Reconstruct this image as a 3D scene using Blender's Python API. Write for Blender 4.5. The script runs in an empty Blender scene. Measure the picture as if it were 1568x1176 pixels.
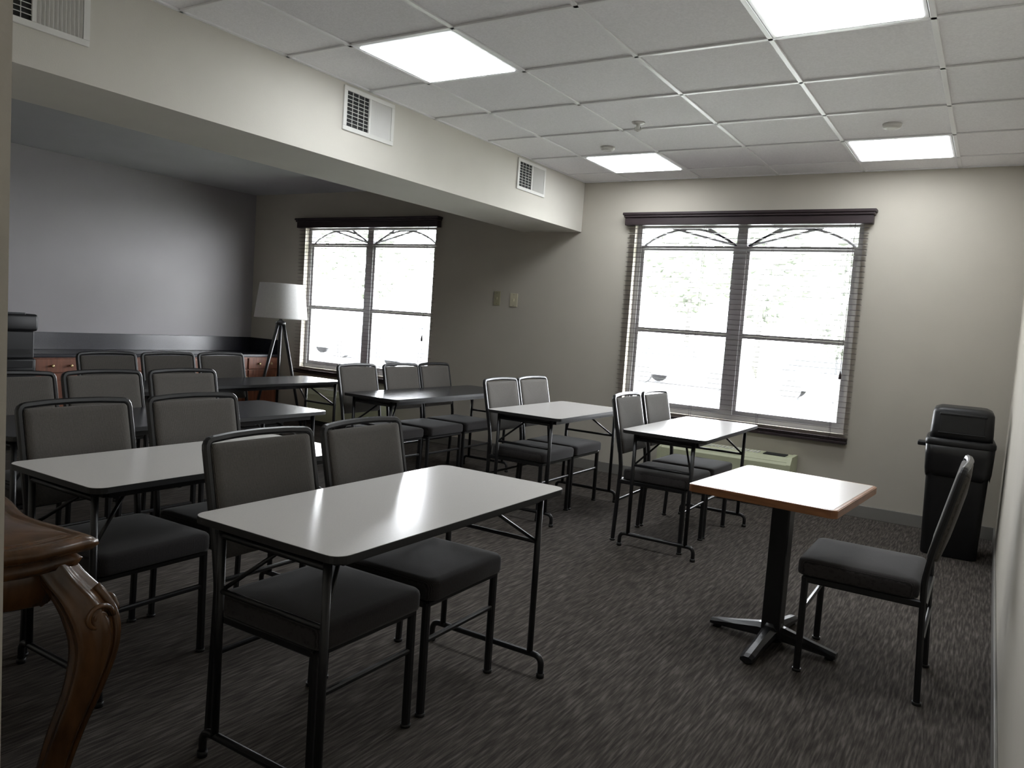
import bpy, bmesh, math, random
from mathutils import Vector, Matrix, noise
random.seed(7)
SC=bpy.context.scene
COL=SC.collection

# ------------------------------------------------------------------ room constants (metres)
CAMH=1.40; H=2.816; YF=6.867; XR=0.144; XL=-8.361
XS=-3.563; XI=-4.231; ZS=2.331
T=0.6793; GX=-1.037; GY=6.492
YN=0.40; WT=0.15   # near wall inner face / thickness

# ------------------------------------------------------------------ materials
def new_mat(name):
    m=bpy.data.materials.new(name); m.use_nodes=True
    nt=m.node_tree; b=nt.nodes["Principled BSDF"]
    return m,nt,b
def mat(name,col,rough=.5,metal=0,spec=.5,var=0,scale=20,bump=0,bscale=200,coat=0,stretch=(1,1,1)):
    m,nt,b=new_mat(name)
    b.inputs["Base Color"].default_value=(*col,1); b.inputs["Roughness"].default_value=rough
    b.inputs["Metallic"].default_value=metal; b.inputs["Specular IOR Level"].default_value=spec
    b.inputs["Coat Weight"].default_value=coat
    tc=nt.nodes.new("ShaderNodeTexCoord"); mp=nt.nodes.new("ShaderNodeMapping"); mp.inputs["Scale"].default_value=stretch
    nt.links.new(tc.outputs["Object"],mp.inputs[0])
    if var>0:
        n=nt.nodes.new("ShaderNodeTexNoise"); n.inputs["Scale"].default_value=scale; n.inputs["Detail"].default_value=4
        r=nt.nodes.new("ShaderNodeValToRGB")
        r.color_ramp.elements[0].position=.3; r.color_ramp.elements[1].position=.7
        r.color_ramp.elements[0].color=(*[c*(1-var) for c in col],1)
        r.color_ramp.elements[1].color=(*[min(1,c*(1+var)) for c in col],1)
        nt.links.new(mp.outputs[0],n.inputs[0]); nt.links.new(n.outputs[0],r.inputs[0]); nt.links.new(r.outputs[0],b.inputs["Base Color"])
    if bump>0:
        n=nt.nodes.new("ShaderNodeTexNoise"); n.inputs["Scale"].default_value=bscale; n.inputs["Detail"].default_value=3
        bp=nt.nodes.new("ShaderNodeBump"); bp.inputs["Strength"].default_value=bump; bp.inputs["Distance"].default_value=.002
        nt.links.new(mp.outputs[0],n.inputs[0]); nt.links.new(n.outputs[0],bp.inputs["Height"]); nt.links.new(bp.outputs[0],b.inputs["Normal"])
    return m
def emis(name,col,s):
    m,nt,b=new_mat(name); b.inputs["Base Color"].default_value=(.8,.8,.8,1)
    b.inputs["Emission Color"].default_value=(*col,1); b.inputs["Emission Strength"].default_value=s
    return m

M={}
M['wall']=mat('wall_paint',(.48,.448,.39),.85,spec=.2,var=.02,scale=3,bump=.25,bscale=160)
M['wall_left']=mat('wall_paint_left_dimmed',(.29,.275,.285),.5,spec=.3,var=.02,scale=3,bump=.15,bscale=160)  # same wall paint, greyed: this wall's dimmer, cooler light put into the colour
M['beam']=mat('beam_paint',(.62,.595,.54),.85,spec=.2,var=.02,scale=3,bump=.25,bscale=160)
M['ceil_plain']=mat('ceiling_paint',(.42,.42,.43),.9,spec=.1,var=.02,scale=3)
M['tile']=mat('ceiling_tile',(.88,.87,.89),.95,spec=.05,var=.05,scale=90,bump=.5,bscale=120)
M['tee']=mat('ceiling_tee_white',(.86,.86,.87),.35,spec=.5)
M['base']=mat('baseboard_vinyl',(.20,.19,.175),.5,var=.04,scale=6)
M['white']=mat('painted_white_metal',(.74,.73,.70),.45,var=.02,scale=8)
M['darkvent']=mat('vent_recess',(.02,.02,.02),.8,var=.1)
M['panel']=emis('light_panel_diffuser',(.93,.97,1.0),15)
M['frame']=mat('window_vinyl',(.38,.38,.39),.4,var=.02,scale=6)
M['blind']=mat('blind_dark_wood',(.032,.022,.024),.45,spec=.3,var=.2,scale=30,stretch=(.2,3,3))
M['black']=mat('black_powdercoat',(.010,.010,.011),.34,spec=.45,var=.1,scale=60)
M['blackpl']=mat('black_plastic',(.008,.008,.009),.42,spec=.4,var=.1,scale=20)
M['bag']=mat('black_liner_bag',(.008,.008,.009),.33,var=.2,scale=8,bump=.6,bscale=12)
M['rubber']=mat('black_edge_band',(.012,.012,.012),.5,var=.1)
M['lam']=mat('grey_laminate',(.68,.66,.64),.20,spec=.5,var=.03,scale=250)
M['lamdark']=mat('charcoal_laminate',(.025,.027,.032),.24,spec=.5,var=.06,scale=200)
M['counter']=mat('black_countertop',(.02,.02,.026),.25,var=.2,scale=120)
M['cherry']=mat('cherry_cabinet_wood',(.20,.070,.036),.4,var=.25,scale=6,stretch=(6,6,.6))
M['brass']=mat('brass_knob',(.7,.55,.3),.3,metal=1,var=.05)
M['oak']=mat('oak_edge',(.28,.12,.05),.35,var=.25,scale=10,stretch=(1,1,8))
M['sqtop']=mat('cream_laminate',(.64,.60,.57),.28,var=.03,scale=200)
M['carved']=mat('carved_walnut',(.085,.038,.013),.27,coat=.3,var=.5,scale=7,stretch=(2,2,.7),bump=.3,bscale=40)
M['shade']=mat('lampshade_linen',(.82,.81,.80),.8,var=.03,scale=60)
M['hvac']=mat('hvac_cream',(.50,.52,.36),.5,var=.03,scale=6)
M['ivory']=mat('ivory_plate',(.56,.52,.38),.4,var=.03)
M['olive']=mat('thermostat_plastic',(.32,.30,.20),.5,var=.03)
M['trunk']=mat('bark',(.10,.095,.09),.9,var=.3,scale=8)
M['leaf']=mat('foliage',(.115,.130,.100),.8,var=.5,scale=2.5)
M['grass']=mat('lawn',(.28,.31,.23),.95,var=.3,scale=1.5)
M['asphalt']=mat('asphalt',(.45,.45,.45),.9,var=.1,scale=1)
M['cardark']=mat('car_paint_dark',(.06,.07,.09),.3,var=.05)
M['carsilver']=mat('car_paint_silver',(.22,.23,.24),.3,var=.05)
M['carglass']=mat('car_window',(.06,.065,.07),.15,var=.05)
M['tyre']=mat('tyre',(.06,.06,.06),.8,var=.1)

def fabric(name,c1,c2):
    m,nt,b=new_mat(name); b.inputs["Roughness"].default_value=.95; b.inputs["Specular IOR Level"].default_value=.15
    b.inputs["Sheen Weight"].default_value=.15
    tc=nt.nodes.new("ShaderNodeTexCoord")
    w=nt.nodes.new("ShaderNodeTexWave"); w.wave_type='BANDS'; w.bands_direction='Y'; w.inputs["Scale"].default_value=70; w.inputs["Distortion"].default_value=3; w.inputs["Detail"].default_value=2
    n=nt.nodes.new("ShaderNodeTexNoise"); n.inputs["Scale"].default_value=160; n.inputs["Detail"].default_value=3
    mx=nt.nodes.new("ShaderNodeMix"); mx.data_type='FLOAT'; mx.inputs[0].default_value=.5
    r=nt.nodes.new("ShaderNodeValToRGB"); r.color_ramp.elements[0].color=(*c1,1); r.color_ramp.elements[1].color=(*c2,1)
    r.color_ramp.elements[0].position=.3; r.color_ramp.elements[1].position=.7
    nt.links.new(tc.outputs["Object"],w.inputs[0]); nt.links.new(tc.outputs["Object"],n.inputs[0])
    nt.links.new(w.outputs["Fac"],mx.inputs[2]); nt.links.new(n.outputs[0],mx.inputs[3]); nt.links.new(mx.outputs[0],r.inputs[0]); nt.links.new(r.outputs[0],b.inputs["Base Color"])
    bp=nt.nodes.new("ShaderNodeBump"); bp.inputs["Strength"].default_value=.3; bp.inputs["Distance"].default_value=.001
    nt.links.new(mx.outputs[0],bp.inputs["Height"]); nt.links.new(bp.outputs[0],b.inputs["Normal"])
    return m
M['fab']=fabric('grey_weave_fabric',(.060,.055,.049),(.112,.103,.093))
M['seat']=fabric('dark_seat_fabric',(.020,.018,.018),(.042,.038,.038))

def carpet():
    m,nt,b=new_mat('striated_carpet'); b.inputs["Roughness"].default_value=1; b.inputs["Specular IOR Level"].default_value=.05
    tc=nt.nodes.new("ShaderNodeTexCoord")
    def nz(sc,det,stretch):
        mp=nt.nodes.new("ShaderNodeMapping"); mp.inputs["Scale"].default_value=stretch
        n=nt.nodes.new("ShaderNodeTexNoise"); n.inputs["Scale"].default_value=sc; n.inputs["Detail"].default_value=det
        nt.links.new(tc.outputs["Object"],mp.inputs[0]); nt.links.new(mp.outputs[0],n.inputs[0]); return n
    a=nz(1,2,(95,7,1)); c=nz(1,1,(150,12,1)); d=nz(350,2,(1,1,1))
    m1=nt.nodes.new("ShaderNodeMix"); m1.data_type='FLOAT'; m1.inputs[0].default_value=.35
    nt.links.new(a.outputs[0],m1.inputs[2]); nt.links.new(c.outputs[0],m1.inputs[3])
    m2=nt.nodes.new("ShaderNodeMix"); m2.data_type='FLOAT'; m2.inputs[0].default_value=.2
    nt.links.new(m1.outputs[0],m2.inputs[2]); nt.links.new(d.outputs[0],m2.inputs[3])
    r=nt.nodes.new("ShaderNodeValToRGB"); e=r.color_ramp.elements
    e[0].position=.38; e[0].color=(.038,.033,.030,1); e[1].position=.66; e[1].color=(.140,.124,.112,1)
    x=e.new(.5); x.color=(.068,.060,.053,1)
    nt.links.new(m2.outputs[0],r.inputs[0]); nt.links.new(r.outputs[0],b.inputs["Base Color"])
    bp=nt.nodes.new("ShaderNodeBump"); bp.inputs["Strength"].default_value=.25; bp.inputs["Distance"].default_value=.003
    nt.links.new(m2.outputs[0],bp.inputs["Height"]); nt.links.new(bp.outputs[0],b.inputs["Normal"])
    return m
M['carpet']=carpet()
def glass():
    m=bpy.data.materials.new('window_glass'); m.use_nodes=True; nt=m.node_tree; nt.nodes.clear()
    o=nt.nodes.new("ShaderNodeOutputMaterial"); t=nt.nodes.new("ShaderNodeBsdfTransparent"); g=nt.nodes.new("ShaderNodeBsdfGlossy"); g.inputs["Roughness"].default_value=.02
    mx=nt.nodes.new("ShaderNodeMixShader"); mx.inputs[0].default_value=.05
    nt.links.new(t.outputs[0],mx.inputs[1]); nt.links.new(g.outputs[0],mx.inputs[2]); nt.links.new(mx.outputs[0],o.inputs[0]); return m
M['glass']=glass()

# ------------------------------------------------------------------ mesh builder
def fillet(pts,r,n=5):
    pts=[Vector(p) for p in pts]; out=[pts[0]]
    for i in range(1,len(pts)-1):
        a,b,c=pts[i-1],pts[i],pts[i+1]
        rr=min(r,(a-b).length*.45,(c-b).length*.45)
        p0=b+(a-b).normalized()*rr; p1=b+(c-b).normalized()*rr
        for k in range(n+1):
            t=k/n; out.append(p0*(1-t)**2+b*2*t*(1-t)+p1*t*t)
    out.append(pts[-1]); return out
class MB:
    def __init__(s): s.bm=bmesh.new(); s.mats=[]
    def mi(s,k):
        if k not in s.mats: s.mats.append(k)
        return s.mats.index(k)
    def box(s,lo,hi,k,bev=0,seg=2,M4=None,smooth=False):
        lo,hi=Vector(lo),Vector(hi); mi=s.mi(k)
        tb=bmesh.new(); bmesh.ops.create_cube(tb,size=1)
        for v in tb.verts: v.co=Vector([(lo[i]+hi[i])/2+v.co[i]*(hi[i]-lo[i]) for i in range(3)])
        if bev>0: bmesh.ops.bevel(tb,geom=tb.edges[:],offset=bev,segments=seg,affect='EDGES',profile=.5)
        s._merge(tb,mi,M4,smooth or bev>.012)
    def _merge(s,tb,mi,M4=None,smooth=False):
        vm={}
        for v in tb.verts:
            vm[v]=s.bm.verts.new(M4@v.co if M4 else v.co)
        for f in tb.faces:
            try:
                nf=s.bm.faces.new([vm[v] for v in f.verts]); nf.material_index=mi; nf.smooth=smooth
            except ValueError: pass
        tb.free()
    def loft(s,rings,k,smooth=True,cap=True):
        mi=s.mi(k); R=[[s.bm.verts.new(p) for p in r] for r in rings]; n=len(R[0])
        for a,b in zip(R[:-1],R[1:]):
            for i in range(n):
                f=s.bm.faces.new([a[i],a[(i+1)%n],b[(i+1)%n],b[i]]); f.material_index=mi; f.smooth=smooth
        if cap:
            f=s.bm.faces.new(R[0][::-1]); f.material_index=mi
            f=s.bm.faces.new(R[-1]); f.material_index=mi
    def sweep(s,path,k,r=.01,sides=10,prof=None,radii=None,up=None,smooth=True):
        path=[Vector(p) for p in path]; rings=[]
        if prof is None: prof=[(math.cos(2*math.pi*i/sides),math.sin(2*math.pi*i/sides)) for i in range(sides)]
        t0=(path[1]-path[0]).normalized()
        u=Vector(up) if up else (Vector((0,0,1)) if abs(t0.z)<.9 else Vector((1,0,0)))
        u=(u-t0*u.dot(t0)).normalized(); pt=t0
        for i,p in enumerate(path):
            if i==0: t=t0
            elif i==len(path)-1: t=(path[-1]-path[-2]).normalized()
            else: t=((path[i+1]-p).normalized()+(p-path[i-1]).normalized()).normalized()
            q=pt.rotation_difference(t); u=q@u; u=(u-t*u.dot(t)).normalized(); pt=t
            w=t.cross(u); rad=radii[i] if radii else r
            rings.append([p+u*(a*rad)+w*(b*rad) for a,b in prof])
        s.loft(rings,k,smooth)
    def sq(s,path,k,a,b,up=None):
        c=.25*min(a,b)
        P=[(a/2,b/2-c),(a/2-c,b/2),(-a/2+c,b/2),(-a/2,b/2-c),(-a/2,-b/2+c),(-a/2+c,-b/2),(a/2-c,-b/2),(a/2,-b/2+c)]
        s.sweep(path,k,1,prof=P,up=up,smooth=False)
    def prism(s,outline,z0,z1,k,smooth=False,bev=0):
        rings=[[(x,y,z0) for x,y in outline],[(x,y,z1) for x,y in outline]]
        s.loft([[Vector(p) for p in r] for r in rings],k,smooth)
    def cyl(s,c,r,z0,z1,k,r1=None,n=24,cap=True):
        r1=r if r1 is None else r1
        s.loft([[Vector((c[0]+R*math.cos(2*math.pi*i/n),c[1]+R*math.sin(2*math.pi*i/n),z)) for i in range(n)] for R,z in((r,z0),(r1,z1))],k,True,cap)
    def lathe(s,c,prof,k,n=24):
        s.loft([[Vector((c[0]+R*math.cos(2*math.pi*i/n),c[1]+R*math.sin(2*math.pi*i/n),c[2]+z)) for i in range(n)] for R,z in prof],k,True,True)
    def ico(s,c,r,k,sub=2,nz=0,sc=(1,1,1)):
        tb=bmesh.new(); bmesh.ops.create_icosphere(tb,subdivisions=sub,radius=1)
        for v in tb.verts:
            d=1+nz*noise.noise(v.co*2.3+Vector(c))
            v.co=Vector([c[i]+v.co[i]*r*d*sc[i] for i in range(3)])
        s._merge(tb,s.mi(k),None,True)
    def mesh(s,name):
        me=bpy.data.meshes.new(name); bmesh.ops.recalc_face_normals(s.bm,faces=s.bm.faces[:]); s.bm.to_mesh(me); s.bm.free()
        for k in s.mats: me.materials.append(M[k])
        return me
    def obj(s,name,loc=(0,0,0),rz=0,parent=None):
        return place(name,s.mesh(name),loc,rz,parent)
def place(name,me,loc=(0,0,0),rz=0,parent=None):
    o=bpy.data.objects.new(name,me); COL.objects.link(o); o.location=loc; o.rotation_euler=(0,0,rz)
    if parent: o.parent=parent
    return o
def rrect(x0,x1,y0,y1,r,n=6):
    o=[]
    for cx,cy,a in((x1-r,y1-r,0),(x0+r,y1-r,90),(x0+r,y0+r,180),(x1-r,y0+r,270)):
        for i in range(n+1):
            t=math.radians(a+90*i/n); o.append((cx+r*math.cos(t),cy+r*math.sin(t)))
    return o

# ------------------------------------------------------------------ shell
b=MB(); b.box((XL-.12,-1.7,-.1),(XR+.12,YF+.2,0),'carpet'); b.obj('floor')
b=MB(); b.box((XI,-1.7,H),(XR+.12,YF+.2,H+.1),'tile'); b.obj('ceiling')
b=MB(); b.box((XL-.12,YN-WT,H),(XI,YF+.2,H+.1),'ceil_plain'); b.obj('ceiling')
b=MB(); b.box((XI,YN,ZS),(XS,YF,H),'beam'); b.obj('ceiling_beam')
b=MB(); b.box((XR,-1.7,0),(XR+.12,YF+.2,H),'wall'); b.obj('wall_right')
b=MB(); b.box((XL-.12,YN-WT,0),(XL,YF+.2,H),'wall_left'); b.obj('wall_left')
DX=-.86
b=MB(); b.box((XL,YN-WT,0),(DX,YN,H),'wall'); b.box((DX,YN-WT,2.15),(XR,YN,H),'wall'); b.obj('wall_near')
b=MB(); b.box((-1.75,-1.7,0),(-1.6,YN-WT,H),'wall'); b.box((-1.6,-1.7,0),(XR,-1.55,H),'wall'); b.obj('wall_hall')
W1=(-2.99,-.99); W2=(-7.42,-5.37); WZ0,WZ1=.66,2.42
b=MB()
xs=[XL,W2[0],W2[1],W1[0],W1[1],XR]
for i in range(5):
    x0,x1=xs[i],xs[i+1]
    if i in(1,3):
        b.box((x0,YF,0),(x1,YF+.2,WZ0),'wall'); b.box((x0,YF,WZ1),(x1,YF+.2,H),'wall')
    else: b.box((x0,YF,0),(x1,YF+.2,H),'wall')
b.obj('wall_far')
b=MB(); b.box((-7.72,YF-.012,0),(XR,YF,.10),'base',.003); b.obj('baseboard_far')
b=MB(); b.box((XR-.012,YN,0),(XR,YF-.012,.10),'base',.003); b.obj('baseboard_right')
b=MB(); b.box((XL+.01,YN,0),(DX,YN+.012,.10),'base',.003); b.obj('baseboard_near')

# ceiling grid
b=MB(); z0=H-.010
for i in range(-3,2): b.box((GX+i*T-.013,YN,z0),(GX+i*T+.013,YF,H),'tee',.002,1)
for j in range(0,10):
    y=GY-j*T
    if y>YN+.02: b.box((XS,y-.013,z0),(XR,y+.013,H),'tee',.002,1)
b.box((XS,YF-.02,z0),(XR,YF,H),'tee'); b.box((XS,YN,z0),(XS+.02,YF,H),'tee'); b.box((XR-.02,YN,z0),(XR,YF,H),'tee')
b.obj('trim_1')
def panel(i,j,dx=0):
    x0=GX+i*T+.016+dx; x1=GX+(i+1)*T-.016+dx; y1=GY-j*T-.016; y0=GY-(j+1)*T+.016
    b=MB(); z=H-.009
    b.box((x0,y0,z),(x1,y1,H-.0005),'tee')
    b.box((x0+.022,y0+.022,z-.004),(x1-.022,y1-.022,z),'panel')
    b.obj('ceiling_light_panel')
for i,j in((0,0),(-3,0),(-3,4),(0,4),(0,10)): panel(i,j)  # last panel is unseen, added in the hall behind the camera for extra light

# sprinkler / detectors
b=MB(); b.lathe((-2.21,4.98,H-.02),[(.045,.02),(.04,.012),(.012,.008),(.012,-.03),(.02,-.032),(.02,-.036),(.004,-.038)],'white'); b.sweep([(-2.228,4.98,H-.03),(-2.234,4.98,H-.05),(-2.21,4.98,H-.062),(-2.186,4.98,H-.05),(-2.192,4.98,H-.03)],'white',.003,6); b.obj('sprinkler_head')
for p in((-.69,5.48),(-2.72,5.58)):
    b=MB(); b.lathe((p[0],p[1],H-.030),[(.03,0),(.050,.005),(.056,.017),(.058,.0295)],'white',32); b.obj('smoke_detector')

# vents on beam face
def vent(y0,y1,z0,z1):
    b=MB(); x=XS; ym=(y0+y1)/2+.0
    f=.028
    b.box((x,y0,z0),(x+.012,y1,z0+f),'white',.003); b.box((x,y0,z1-f),(x+.012,y1,z1),'white',.003)
    b.box((x,y0,z0+f),(x+.012,y0+f,z1-f),'white'); b.box((x,y1-f,z0+f),(x+.012,y1,z1-f),'white')
    b.box((x,ym-.008,z0+f),(x+.012,ym+.008,z1-f),'white')
    b.box((x,y0+f,z0+f),(x+.002,ym-.008,z1-f),'darkvent')
    n=9
    for i in range(1,n):
        z=z0+f+(z1-z0-2*f)*i/n; b.box((x+.003,y0+f,z-.0014),(x+.008,ym-.008,z+.0014),'white')
    for i in range(1,4):
        y=y0+f+(ym-y0-f)*i/4; b.box((x+.004,y-.001,z0+f),(x+.009,y+.001,z1-f),'white')
    b.box((x,ym+.008,z0+f),(x+.002,y1-f,z1-f),'white')
    n=11
    for i in range(n):
        y=ym+.012+(y1-f-ym-.012)*(i+.5)/n
        b.box((-.006,-.001,z0+f),(.006,.001,z1-f),'white',M4=Matrix.Translation((x+.007,y,0))@Matrix.Rotation(math.radians(40),4,'Z'))
    b.obj('air_vent')
vent(3.55,4.02,2.52,2.79); vent(5.61,6.08,2.53,2.79); vent(1.50,1.97,2.49,2.75)

# ------------------------------------------------------------------ windows
def window(idx,x0,x1):
    e=bpy.data.objects.new('window_%d'%idx,None); COL.objects.link(e); e.location=((x0+x1)/2,YF+.1,0)
    hw=(x1-x0)/2; b=MB(); y0,y1=-.03,.05; f=.045
    b.box((-hw,y0,WZ0),(-hw+f,y1,WZ1),'frame'); b.box((hw-f,y0,WZ0),(hw,y1,WZ1),'frame')
    b.box((-hw+f,y0,WZ0),(hw-f,y1,WZ0+f),'frame'); b.box((-hw+f,y0,WZ1-f),(hw-f,y1,WZ1),'frame')
    b.box((-.045,y0,WZ0+f),(.045,y1,WZ1-f),'frame')
    zt=2.19
    for s in(-1,1):
        a,c=(.045,hw-f) if s>0 else (-hw+f,-.045)
        b.box((a,y0+.005,zt-.022),(c,y1,zt+.022),'frame')
        b.box((a,y0+.01,1.395),(c,y1-.005,1.44),'frame')
        b.box((a,y0+.015,WZ0+f),(a+.03,y1,zt-.022),'frame'); b.box((c-.03,y0+.015,WZ0+f),(c,y1,zt-.022),'frame')
        b.box((a+.03,y0+.015,WZ0+f),(c-.03,y1,WZ0+f+.04),'frame')
    # fan muntins in the transom
    r0=.012; top=WZ1-f
    for s in(-1,1):
        for dx in(.28,.62):
            b.sweep([(s*.05,.01,zt+.03),(s*(.05+dx),.01,top)],'frame',r0,6)
        pts=[(s*(hw-f-.02-(hw-.12)*t),.01,zt+.025+(top-zt-.03)*math.sin(math.pi*t)**.8) for t in[i/12 for i in range(13)]]
        b.sweep(pts,'frame',r0,6)
    b.obj('frame',parent=e)
    b=MB(); b.box((-hw+f,.02,WZ0+f),(hw-f,.024,WZ1-f),'glass'); b.obj('glass_pane',parent=e)
window(1,*W1); window(2,*W2)
def blind(x0,x1):
    b=MB(); cx=(x0+x1)/2
    Y=YF
    b.box((x0-.03,Y-.075,2.385),(x1+.03,Y-.001,2.455),'blind',.004)
    b.box((x0-.04,Y-.09,2.455),(x1+.04,Y-.001,2.475),'blind',.006)
    b.box((x0-.05,Y-.10,2.475),(x1+.05,Y-.001,2.50),'blind',.006)
    z=.665
    while z<2.375:
        # slats turned edge-on to the camera: window glare thinning them, put into the tilt
        tilt=math.radians(-6+9*(z-.66)/1.7)
        b.box((x0,-.022,-.0012),(x1,.022,.0012),'blind',M4=Matrix.Translation((0,Y-.034,z))@Matrix.Rotation(tilt,4,'X'))
        z+=.0445
    b.box((x0,Y-.06,.585),(x1,Y-.008,.61),'blind',.005)
    for zz in(.617,.624,.631): b.box((x0,Y-.059,zz),(x1,Y-.009,zz+.003),'blind')
    n=4
    for i in range(n):
        x=x0+.14+(x1-x0-.28)*i/(n-1)
        for dy in(-.0605,-.0075): b.sweep([(x,Y+dy,.61),(x,Y+dy,2.39)],'blind',.0012,5)
    b.sweep([(x1-.10,Y-.066,1.18),(x1-.10,Y-.066,2.39)],'blind',.002,5)
    b.lathe((x1-.10,Y-.066,1.12),[(.004,.065),(.010,.03),(.012,0),(.003,-.003)],'blind',10)
    b.obj('window_blind')
blind(-3.04,-.95); blind(-7.47,-5.33)

# wall plates
def plate(x,z,name,k,w,h):
    b=MB(); Y=YF
    b.box((x-w,Y-.010,z-h),(x+w,Y,z+h),k,.003)
    b.box((x-.008,Y-.020,z-.014),(x+.008,Y-.010,z+.014),k,.002)
    for dz in(-.055,.055): b.sweep([(x,Y-.0115,z+dz),(x,Y-.006,z+dz)],'darkvent',.003,8)
    b.obj(name)
plate(-4.50,1.64,'thermostat','olive',.04,.075); plate(-4.29,1.63,'light_switch','ivory',.045,.07)

# ------------------------------------------------------------------ HVAC units under windows
def hvac(x0,x1):
    b=MB(); Y=YF-.013; y0=Y-.27; z1=.44
    b.box((x0,y0+.02,.06),(x1,Y,z1-.035),'hvac',.008)
    prof=[(y0,.07),(y0,z1-.06),(y0+.05,z1),(Y,z1),(Y,.07)]
    b.loft([[Vector((x,p[0],p[1])) for p in prof] for x in(x0-.005,x0+.03)],'hvac',False)
    b.loft([[Vector((x,p[0],p[1])) for p in prof] for x in(x1-.03,x1+.005)],'hvac',False)
    b.loft([[Vector((x,p[0],p[1])) for p in [(y0+.005,.10),(y0+.005,z1-.065),(y0+.05,z1-.005),(Y,z1-.005),(Y,.10)]] for x in(x0+.03,x1-.03)],'hvac',False)
    b.box((x0+.02,y0+.05,0),(x1-.02,Y,.08),'darkvent')
    n=26
    for i in range(n):
        x=x0+.08+(x1-x0-.35)*i/n
        b.box((x,y0+.08,z1-.006),(x+.012,y0+.20,z1+.002),'white')
    b.box((x1-.24,y0+.07,z1-.004),(x1-.06,y0+.2,z1+.003),'darkvent')
    for i in range(9): b.box((x0+.06,y0+.001,.12+i*.018),(x1-.06,y0+.007,.126+i*.018),'hvac')
    b.obj('wall_air_conditioner')
hvac(-2.48,-1.33); hvac(-6.98,-5.82)

# ------------------------------------------------------------------ chairs
def chair_mesh():
    b=MB(); w=.222
    top=[(-.235,0),(-.222,.30),(-.215,.50),(-.232,.62),(-.305,.955)]
    L=[(x,-w,z) for x,z in top]; Rr=[(x,w,z) for x,z in top][::-1]
    path=fillet(L+[(-.316,-w*.5,.962),(-.320,0,.964),(-.316,w*.5,.962)]+Rr,.028,4)
    b.sq(path,'black',.024,.024,up=(0,1,0))
    fl=.225
    for s in(-1,1):
        b.sq([(fl,s*(w-.003),0),(fl,s*(w-.003),.41)],'black',.027,.027,up=(1,0,0))
        b.sq([(-.22,s*w,.405),(fl,s*(w-.003),.405)],'black',.022,.03,up=(0,1,0))
    b.sq([(fl,-w,.27),(fl,w,.27)],'black',.018,.018)
    b.sq([(fl,-w,.405),(fl,w,.405)],'black',.022,.03)
    b.sq([(-.219,-w,.405),(-.219,w,.405)],'black',.022,.03)
    b.sq([(-.230,-w,.27),(-.230,w,.27)],'black',.016,.016)
    for x,y in((-.235,-w),(-.235,w),(fl,-w+.003),(fl,w-.003)): b.cyl((x,y),.018,0,.012,'rubber',n=12)
    out=rrect(-.200,.262,-.236,.236,.04,6)
    def ring(sc,z):
        cx,cy=.031,0
        return [Vector((cx+(x-cx)*sc,cy+(y-cy)*sc,z)) for x,y in out]
    b.loft([ring(.93,.418),ring(.99,.422),ring(1.0,.432),ring(1.0,.468),ring(.99,.480),ring(.965,.487),ring(.85,.492),ring(.5,.494),ring(.1,.495)],'seat',True)
    ang=math.atan2(-.073,.335)
    Mx=Matrix.Translation((-.268,0,.765))@Matrix.Rotation(ang,4,'Y')
    o2=rrect(-w+.013,w-.013,-.19,.182,.015,4)
    def pr(sc,xx): return [Mx@Vector((xx-.014*(1-(y*sc/w)**2),y*sc,z*sc)) for y,z in o2]
    b.loft([pr(.02,-.024),pr(.5,-.024),pr(.96,-.022),pr(.99,-.018),pr(1,-.010),pr(1,.012),pr(.99,.018),pr(.965,.022),pr(.85,.025),pr(.6,.026),pr(.3,.027),pr(.02,.027)],'fab',True)
    return b.mesh('upholstered_chair')
CM=chair_mesh()
def chair(x,y,rz=0): place('upholstered_chair',CM,(x,y,0),math.radians(rz))
for x,y,r in [(-1.80,1.79,0),(-1.81,2.31,1),           # T1
    (-2.80,1.71,1),(-2.79,2.23,-1),                     # T2
    (-3.94,1.99,1),(-3.94,2.48,1),(-3.93,2.97,-1),      # T3
    (-5.30,3.30,1),(-5.28,3.78,-1),(-5.27,4.28,1),      # T4
    (-4.12,4.72,1),(-4.10,5.24,-1),(-4.11,5.74,1),      # T5
    (-2.87,4.965,0),(-2.87,5.445,0),                    # T6
    (-1.80,4.92,1),(-1.80,5.42,-1)]:                    # T7
    chair(x,y,r)
chair(-.355,3.63,180)

# ------------------------------------------------------------------ folding tables
ZT=.765
def table(name,x0,x1,y0,y1,topk):
    cx,cy=(x0+x1)/2,(y0+y1)/2; w=(x1-x0)/2; l=(y1-y0)/2
    b=MB()
    b.prism(rrect(-w,w,-l,l,.045),ZT-.021,ZT-.001,'rubber')
    b.prism(rrect(-w+.002,w-.002,-l+.002,l-.002,.043),ZT-.001,ZT,topk)
    ap=.035
    for s in(-1,1):
        b.box((s*(w-.075)-.008,-l+.09,ZT-.021-ap),(s*(w-.075)+.008,l-.09,ZT-.021),'black')
        b.box((-w+.083,s*(l-.085)-.008,ZT-.021-ap),(w-.083,s*(l-.085)+.008,ZT-.021),'black')
        ye=s*(l-.05); fx=w-.03
        b.sweep(fillet([(-fx,ye,0),(-fx,ye,.085),(fx,ye,.085),(fx,ye,0)],.06,6),'black',.0125,10)
        for t in(-1,1):
            b.sweep([(t*(w-.085),ye,.085),(t*(w-.085),ye,ZT-.021)],'black',.0125,10)
            b.cyl((t*fx,ye),.016,0,.02,'rubber',n=12)
            b.sweep([(t*(w-.085)*.98,ye,.54),(t*.05,ye-s*.24,ZT-.03)],'black',.007,6)
        b.sweep([(-(w-.085),ye,.54),(w-.085,ye,.54)],'black',.009,8)
        b.sweep([(-(w-.085),ye,.71),(w-.085,ye,.71)],'black',.011,8)
    b.box((-.07,-l+.28,ZT-.034),(.07,l-.28,ZT-.021),'black')
    b.obj(name,(cx,cy,0))
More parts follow.
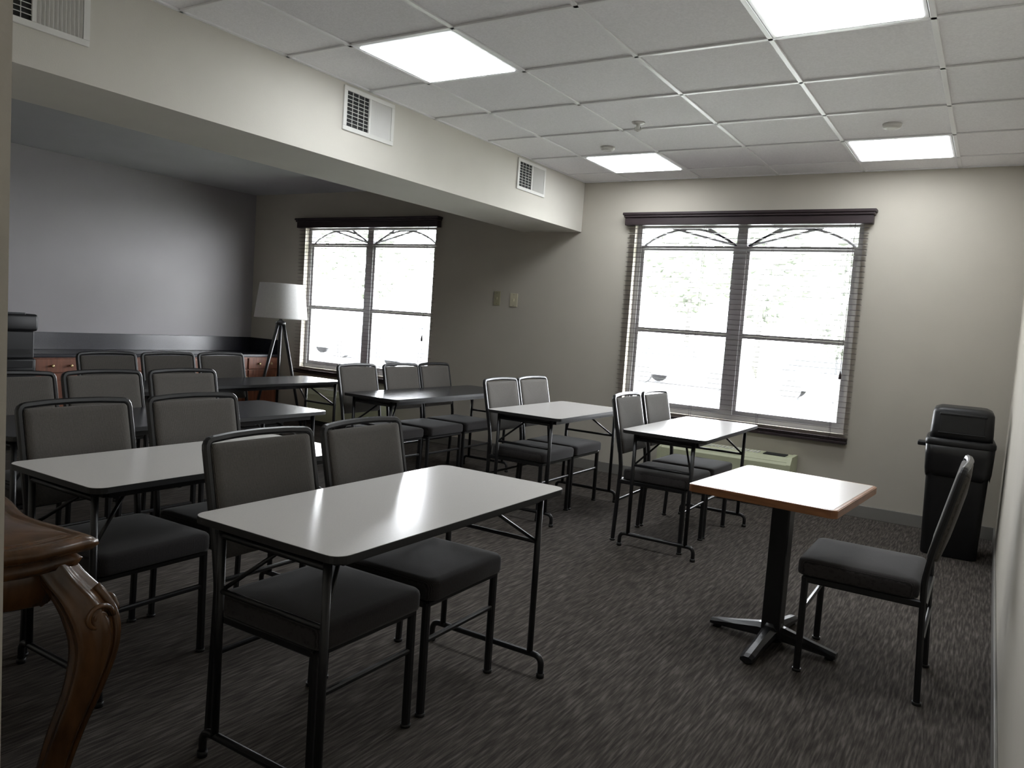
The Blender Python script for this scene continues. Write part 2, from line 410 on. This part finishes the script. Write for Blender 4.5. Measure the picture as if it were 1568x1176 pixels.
for t in [(-1.975,-1.37,1.43,2.68,'lam'),(-3.005,-2.43,1.40,2.62,'lam'),(-4.13,-3.50,1.65,3.50,'lamdark'),
          (-5.47,-4.93,2.95,5.13,'lamdark'),(-4.27,-3.72,4.40,6.12,'lamdark'),(-3.06,-2.46,4.62,5.78,'lam'),(-1.975,-1.42,4.56,5.82,'lam')]:
    table('folding_table',*t)

# ------------------------------------------------------------------ square pedestal table
b=MB(); w,l,z=.315,.385,.745
b.prism(rrect(-w,w,-l,l,.03),z-.034,z-.003,'oak'); b.prism(rrect(-w+.004,w-.004,-l+.004,l-.004,.028),z-.003,z-.001,'oak')
b.prism(rrect(-w+.018,w-.018,-l+.018,l-.018,.005),z-.001,z,'sqtop')
b.box((-.16,-.16,z-.046),(.16,.16,z-.034),'black',.003)
b.box((-.042,-.042,.05),(.042,.042,z-.046),'black',.008)
for a in(0,90,180,270):
    L=.29 if a in(0,180) else .34
    Mz=Matrix.Rotation(math.radians(a),4,'Z')
    rings=[]
    for x,zz,ww,hh in((0,.055,.045,.075),(.06,.052,.036,.07),(L*.6,.036,.03,.05),(L-.03,.026,.032,.036),(L,.022,.028,.03)):
        rings.append([Mz@Vector((x,ww*math.cos(t)*1.0,zz+hh/2*math.sin(t))) for t in[math.radians(22.5+45*i) for i in range(8)]])
    b.loft(rings,'black',False)
    p=Mz@Vector((L-.03,0,0)); b.cyl((p.x,p.y),.02,0,.02,'rubber',n=12)
b.cyl((0,0),.06,.02,.10,'black',.045)
b.obj('pedestal_table',(-.745,3.655,0),math.radians(-4.5))

# ------------------------------------------------------------------ trash can
b=MB()
def rr3(hx,hy,z,r=.05,cx=0,cy=0): return [Vector((cx+x,cy+y,z)) for x,y in rrect(-hx,hx,-hy,hy,r,5)]
b.loft([rr3(.165,.165,0),rr3(.17,.17,.01),rr3(.190,.190,.70),rr3(.19,.19,.74)],'blackpl',True)
rings=[]
for k,(s,z) in enumerate(((.193,.56),(.200,.60),(.204,.70),(.206,.765),(.198,.775))):
    r=[]
    for i,v in enumerate(rr3(s,s,z,.05)):
        q=1+(.012*math.sin(i*2.3+k)if k<3 else 0); r.append(Vector((v.x*q,v.y*q,v.z+(.018*math.sin(i*1.3) if k==0 else 0))))
    rings.append(r)
b.loft(rings,'bag',True)
b.loft([rr3(.206,.206,.765),rr3(.210,.210,.775),rr3(.210,.210,.80),rr3(.20,.20,.815)],'blackpl',True)
b.loft([rr3(.187,.187,.812),rr3(.187,.187,.86),rr3(.182,.182,.99),rr3(.172,.172,1.015),rr3(.14,.14,1.03)],'blackpl',True)
b.box((-.13,-.197,.86),(.13,-.18,.98),'darkvent',.004)
b.box((-.14,-.200,.975),(.14,-.18,.99),'blackpl',.004); b.box((-.14,-.200,.85),(.14,-.18,.862),'blackpl',.004)
b.box((-.26,-.05,.735),(-.20,.05,.765),'blackpl',.008)
b.obj('trash_can',(-.135,6.20,0),math.radians(2))

# ------------------------------------------------------------------ counter cabinets along left wall
b=MB(); x0=XL+.002; xf=-7.78; y0,y1=3.35,YF-.014; zc=.75
b.box((x0,y0,.09),(xf,y1,zc),'cherry'); b.box((x0,y0+.02,0),(xf-.06,y1,.09),'darkvent')
b.box((x0,y0-.02,zc),(xf+.03,y1,zc+.035),'counter',.006); b.box((x0,y0-.02,zc+.035),(x0+.02,y1,.965),'counter',.003)
b.box((x0+.02,y1-.02,zc+.035),(xf+.03,y1,.965),'counter',.003)
n=7; dw=(y1-y0)/n
for i in range(n):
    a=y0+i*dw+.012; c=y0+(i+1)*dw-.012
    b.box((xf,a,.60),(xf+.018,c,.735),'cherry',.005)
    b.box((xf,a,.11),(xf+.018,c,.585),'cherry',.005)
    b.box((xf+.018,a,.11),(xf+.024,a+.06,.585),'cherry',.002); b.box((xf+.018,c-.06,.11),(xf+.024,c,.585),'cherry',.002)
    b.box((xf+.018,a+.06,.11),(xf+.024,c-.06,.17),'cherry',.002); b.box((xf+.018,a+.06,.525),(xf+.024,c-.06,.585),'cherry',.002)
    for yy,zz in(((a+c)/2-.09,.667),((a+c)/2+.09,.667),(c-.03,.50)):
        b.sweep([(xf+.018,yy,zz),(xf+.035,yy,zz),(xf+.037,yy,zz),(xf+.05,yy,zz),(xf+.054,yy,zz)],'brass',1,10,radii=[.006,.006,.014,.016,.008])
b.obj('counter_cabinet')

# black office printer on a small cart in front of the counter
b=MB(); dz=.07
b.box((-.21,-.22,.50),(.21,.22,.53+dz),'blackpl',.006); b.box((-.21,-.22,.12),(.21,.22,.14),'blackpl',.006)
for sx in(-1,1):
    for sy in(-1,1):
        b.box((sx*.19-.015,sy*.20-.015,.05),(sx*.19+.015,sy*.20+.015,.50),'black')
        b.sweep([(sx*.19-.012,sy*.20,.025),(sx*.19+.012,sy*.20,.025)],'rubber',.025,12)
b.box((-.19,-.20,.53+dz),(.19,.20,.72+dz),'blackpl',.015)
b.box((-.18,-.19,.72+dz),(.17,.19,.96+dz),'blackpl',.010)
b.box((.17,-.15,.76+dz),(.176,.15,.80+dz),'darkvent'); b.box((.19,-.17,.56+dz),(.198,.17,.62+dz),'blackpl',.003); b.box((.19,-.17,.64+dz),(.198,.17,.70+dz),'blackpl',.003)
b.box((-.20,-.205,.96+dz),(.21,.205,1.11+dz),'blackpl',.025,3)
b.box((.12,-.10,1.105+dz),(.20,.10,1.12+dz),'carglass',.004)
b.obj('office_printer',(-7.35,3.37,0),0)

# ------------------------------------------------------------------ floor lamp (tripod)
lx,ly=-6.95,6.12
b=MB(); n=40
def rg(r,z): return [Vector((r*math.cos(2*math.pi*i/n),r*math.sin(2*math.pi*i/n),z)) for i in range(n)]
b.loft([rg(.285,1.265),rg(.295,1.26),rg(.295,1.272),rg(.248,1.652),rg(.245,1.655),rg(.239,1.65),rg(.285,1.272),rg(.285,1.265)],'shade',True,False)
for a in(20,140,260):
    c,s=math.cos(math.radians(a)),math.sin(math.radians(a))
    b.sweep([(.32*c,.32*s,0),(.03*c,.03*s,1.22)],'black',1,10,radii=[.014,.020])
    b.sweep([(.0,0,1.62),(.243*c,.243*s,1.62)],'black',.003,6)
b.lathe((0,0,1.18),[(.03,0),(.055,.01),(.055,.04),(.02,.06),(.012,.10),(.012,.30),(.02,.31),(.02,.36)],'black')
b.lathe((0,0,1.50),[(.012,.04),(.03,.0),(.034,-.04),(.02,-.08),(.012,-.1)],'white')
b.obj('floor_lamp',(lx,ly,0))

# ------------------------------------------------------------------ carved console table
b=MB(); X0,X1,Y0,Y1=-3.10,-1.86,.45,1.08; zt=.80
CX,CY=(X0+X1)/2,(Y0+Y1)/2; HX,HY=(X1-X0)/2,(Y1-Y0)/2
def outline():
    pts=[]
    def seg(p,q,nrm,amp,n=28):
        for i in range(n):
            t=i/n
            d=amp*math.sin(math.pi*t)**2+ .4*amp*math.cos(4*math.pi*t)-.4*amp
            pts.append((p[0]+(q[0]-p[0])*t+nrm[0]*d,p[1]+(q[1]-p[1])*t+nrm[1]*d))
    seg((X1,Y0),(X1,Y1),(1,0),-.035)
    seg((X1,Y1),(X0,Y1),(0,1),.05)
    seg((X0,Y1),(X0,Y0),(-1,0),-.035)
    seg((X0,Y0),(X1,Y0),(0,-1),0)
    return pts
OUT=outline()
def oring(off,z): return [Vector((CX+(x-CX)*(HX+off)/HX,CY+(y-CY)*(HY+off)/HY,z)) for x,y in OUT]
b.loft([oring(-.06,zt-.085),oring(-.03,zt-.08),oring(-.022,zt-.06),oring(-.032,zt-.05),oring(-.008,zt-.040),oring(.004,zt-.026),oring(.002,zt-.014),oring(-.010,zt-.005),oring(-.028,zt-.004),oring(-.034,zt-.008),oring(-.042,zt-.003),oring(-.055,zt),oring(-.15,zt),oring(-.25,zt)],'carved',True)
def apron(p,q,nrm):
    n=30; th=.022
    rings=[]
    for i in range(n+1):
        t=i/n; x=p[0]+(q[0]-p[0])*t; y=p[1]+(q[1]-p[1])*t
        zb=zt-.13-.055*abs(math.cos(math.pi*t))**.6-.04*math.exp(-((t-.5)/.08)**2)
        rings.append([Vector((x+nrm[0]*s,y+nrm[1]*s,zz)) for s,zz in((0,zt-.07),(th,zt-.07),(th*1.5,zt-.10),(th,zb+.01),(0,zb))])
    b.loft(rings,'carved',True)
apron((X1-.08,Y1-.09),(X0+.08,Y1-.09),(0,1)); apron((X1-.09,Y0+.05),(X1-.09,Y1-.08),(1,0)); apron((X0+.09,Y1-.08),(X0+.09,Y0+.05),(-1,0)); apron((X0+.08,Y0+.05),(X1-.08,Y0+.05),(0,-1))
def cab(cx,cy,sx,sy):
    key=[(.00,.00,.745,.048),(.022,.020,.70,.052),(.060,.050,.645,.058),(.085,.068,.585,.058),(.092,.072,.51,.050),(.075,.058,.41,.042),(.046,.034,.30,.038),(.020,.016,.19,.035),(.004,.006,.10,.033),(.005,.010,.05,.040),(.02,.02,.03,.046),(.02,.02,0,.040)]
    pth=[];rad=[]
    K=len(key)
    for i in range(K-1):
        k0,k1,k2,k3=key[max(0,i-1)],key[i],key[i+1],key[min(K-1,i+2)]
        for k in range(5):
            t=k/5
            v=[.5*((2*k1[j])+(-k0[j]+k2[j])*t+(2*k0[j]-5*k1[j]+4*k2[j]-k3[j])*t*t+(-k0[j]+3*k1[j]-3*k2[j]+k3[j])*t**3) for j in range(4)]
            pth.append(v[:3]); rad.append(v[3])
    pth.append(key[-1][:3]); rad.append(key[-1][3])
    N=36; rings=[]
    for (dx,dy,z),r in zip(pth,rad):
        ring=[]
        for i in range(N):
            a=2*math.pi*i/N
            m=1+.10*math.cos(6*a)*(1 if z>.15 else .5)
            ring.append(Vector((cx+sx*dx+r*m*math.cos(a),cy+sy*dy+r*m*math.sin(a),max(0,z))))
        rings.append(ring)
    b.loft(rings,'carved',True)
    def spiral(ox,oy,ax):
        pts=[]
        for i in range(30):
            t=i/29; a=t*3.4*math.pi; r=.036*(1-t*.85)
            q=r*math.cos(a)
            pts.append((ox+(q if ax=='x' else 0),oy+(q if ax=='y' else 0),.60+r*math.sin(a)))
        b.sweep(pts,'carved',1,8,radii=[.007*(1-.4*i/30) for i in range(30)])
    spiral(cx+sx*.134,cy+sy*.06,'y'); spiral(cx+sx*.075,cy+sy*.120,'x')
    b.sweep([(cx+sx*(d[0]+r*.70),cy+sy*(d[1]+r*.70),d[2]) for d,r in list(zip(pth,rad))[8:42]],'carved',1,8,radii=[.012-.0002*i for i in range(34)])
cab(X1-.08,Y1-.08,1,1); cab(X1-.12,Y0+.12,1,-.3); cab(X0+.10,Y1-.10,-1,1); cab(X0+.12,Y0+.12,-1,-.3)
b.obj('carved_console_table')

# ------------------------------------------------------------------ outdoors
GZ=-.45
b=MB(); b.box((-60,YF+.25,GZ-.1),(40,13,GZ),'grass'); b.box((-60,13,GZ-.1),(40,34,GZ+.01),'asphalt'); b.box((-60,34,GZ-.1),(40,80,GZ+.02),'grass'); b.obj('ground_outside')
def tree(x,y,h,r):
    b=MB(); b.sweep([(0,0,GZ),(.05,.02,h*.3),(-.05,.05,h*.6),(0,0,h*.85)],'trunk',1,10,radii=[.16,.12,.09,.03])
    for i in range(230):
        a=random.random()*6.28; q=random.random()**.5*r; z=h*.32+random.random()*h*.66
        q*=max(.25,math.sin(math.pi*min(1,(z/h-.28)/.75)))
        b.ico((q*math.cos(a),q*math.sin(a),z),r*(.03+.06*random.random()),'leaf',1,.8,(1,1,.7))
    b.obj('tree',(x,y,0))
for p in[(-9.5,37,7,3),(-3.2,38,8,3.4),(-14,40,8,3.5),(-33,36,7,3),(-26,38,8,3.5),(-20.5,37,6.5,2.6),(-40,37,8,3),(-2.6,17.5,3.4,1.2),(2,38,8,3)]: tree(*p)
def car(x,y,rz,k):
    b=MB()
    lower=[(-2.2,.35),(-2.25,.6),(-2.1,.85),(-1.2,.95),(1.0,.92),(2.1,.75),(2.2,.5),(2.15,.3)]
    b.loft([[Vector((px,yy,pz)) for px,pz in lower] for yy in(-.86,.86)],k,False)
    cab_=[(-1.75,.92),(-1.15,1.42),(.2,1.44),(1.05,.92)]
    b.loft([[Vector((px*(1 if abs(yy)<.7 else .97),yy,pz)) for px,pz in cab_] for yy in(-.72,.72)],'carglass',False)
    b.box((-1.2,-.68,1.40),(.25,.68,1.46),k,.02)
    for wx in(-1.35,1.35):
        for s in(-1,1): b.sweep([(wx,s*.70,.33),(wx,s*.90,.33)],'tyre',.33,20)
    b.obj('parked_car',(x,y,GZ+.01),math.radians(rz))
for p in[(-4.0,26,5,'carsilver'),(-9.3,27,0,'carsilver'),(-16.5,20,0,'cardark'),(-23,23,0,'carsilver')]: car(*p)

# ------------------------------------------------------------------ sky + light
w=bpy.data.worlds.new('overcast_sky'); SC.world=w; w.use_nodes=True
bg=w.node_tree.nodes['Background']; bg.inputs[0].default_value=(.93,.96,1,1); bg.inputs[1].default_value=30.0
for (a,c) in(W1,W2):
    l=bpy.data.lights.new('window_portal','AREA'); l.shape='RECTANGLE'; l.size=c-a; l.size_y=WZ1-WZ0; l.cycles.is_portal=True
    o=bpy.data.objects.new('window_portal',l); COL.objects.link(o); o.location=((a+c)/2,YF+.19,(WZ0+WZ1)/2); o.rotation_euler=(math.radians(-90),0,0)

# ------------------------------------------------------------------ camera
yaw,pitch,roll=.55355,.07977,.06914; f=1181.426
cy,sy=math.cos(yaw),math.sin(yaw)
fw=Vector((-sy*math.cos(pitch),cy*math.cos(pitch),-math.sin(pitch))); rt=Vector((cy,sy,0)); dn=fw.cross(rt)
c,s=math.cos(roll),math.sin(roll); r2=rt*c-dn*s; d2=rt*s+dn*c
m=Matrix((( r2.x,-d2.x,-fw.x,0),(r2.y,-d2.y,-fw.y,0),(r2.z,-d2.z,-fw.z,CAMH),(0,0,0,1)))
cd=bpy.data.cameras.new('camera'); cd.sensor_width=36; cd.lens=36*f/1568; cd.clip_start=.02; cd.clip_end=300
co=bpy.data.objects.new('camera',cd); COL.objects.link(co); co.matrix_world=m; SC.camera=co
SC.view_settings.view_transform='Standard'
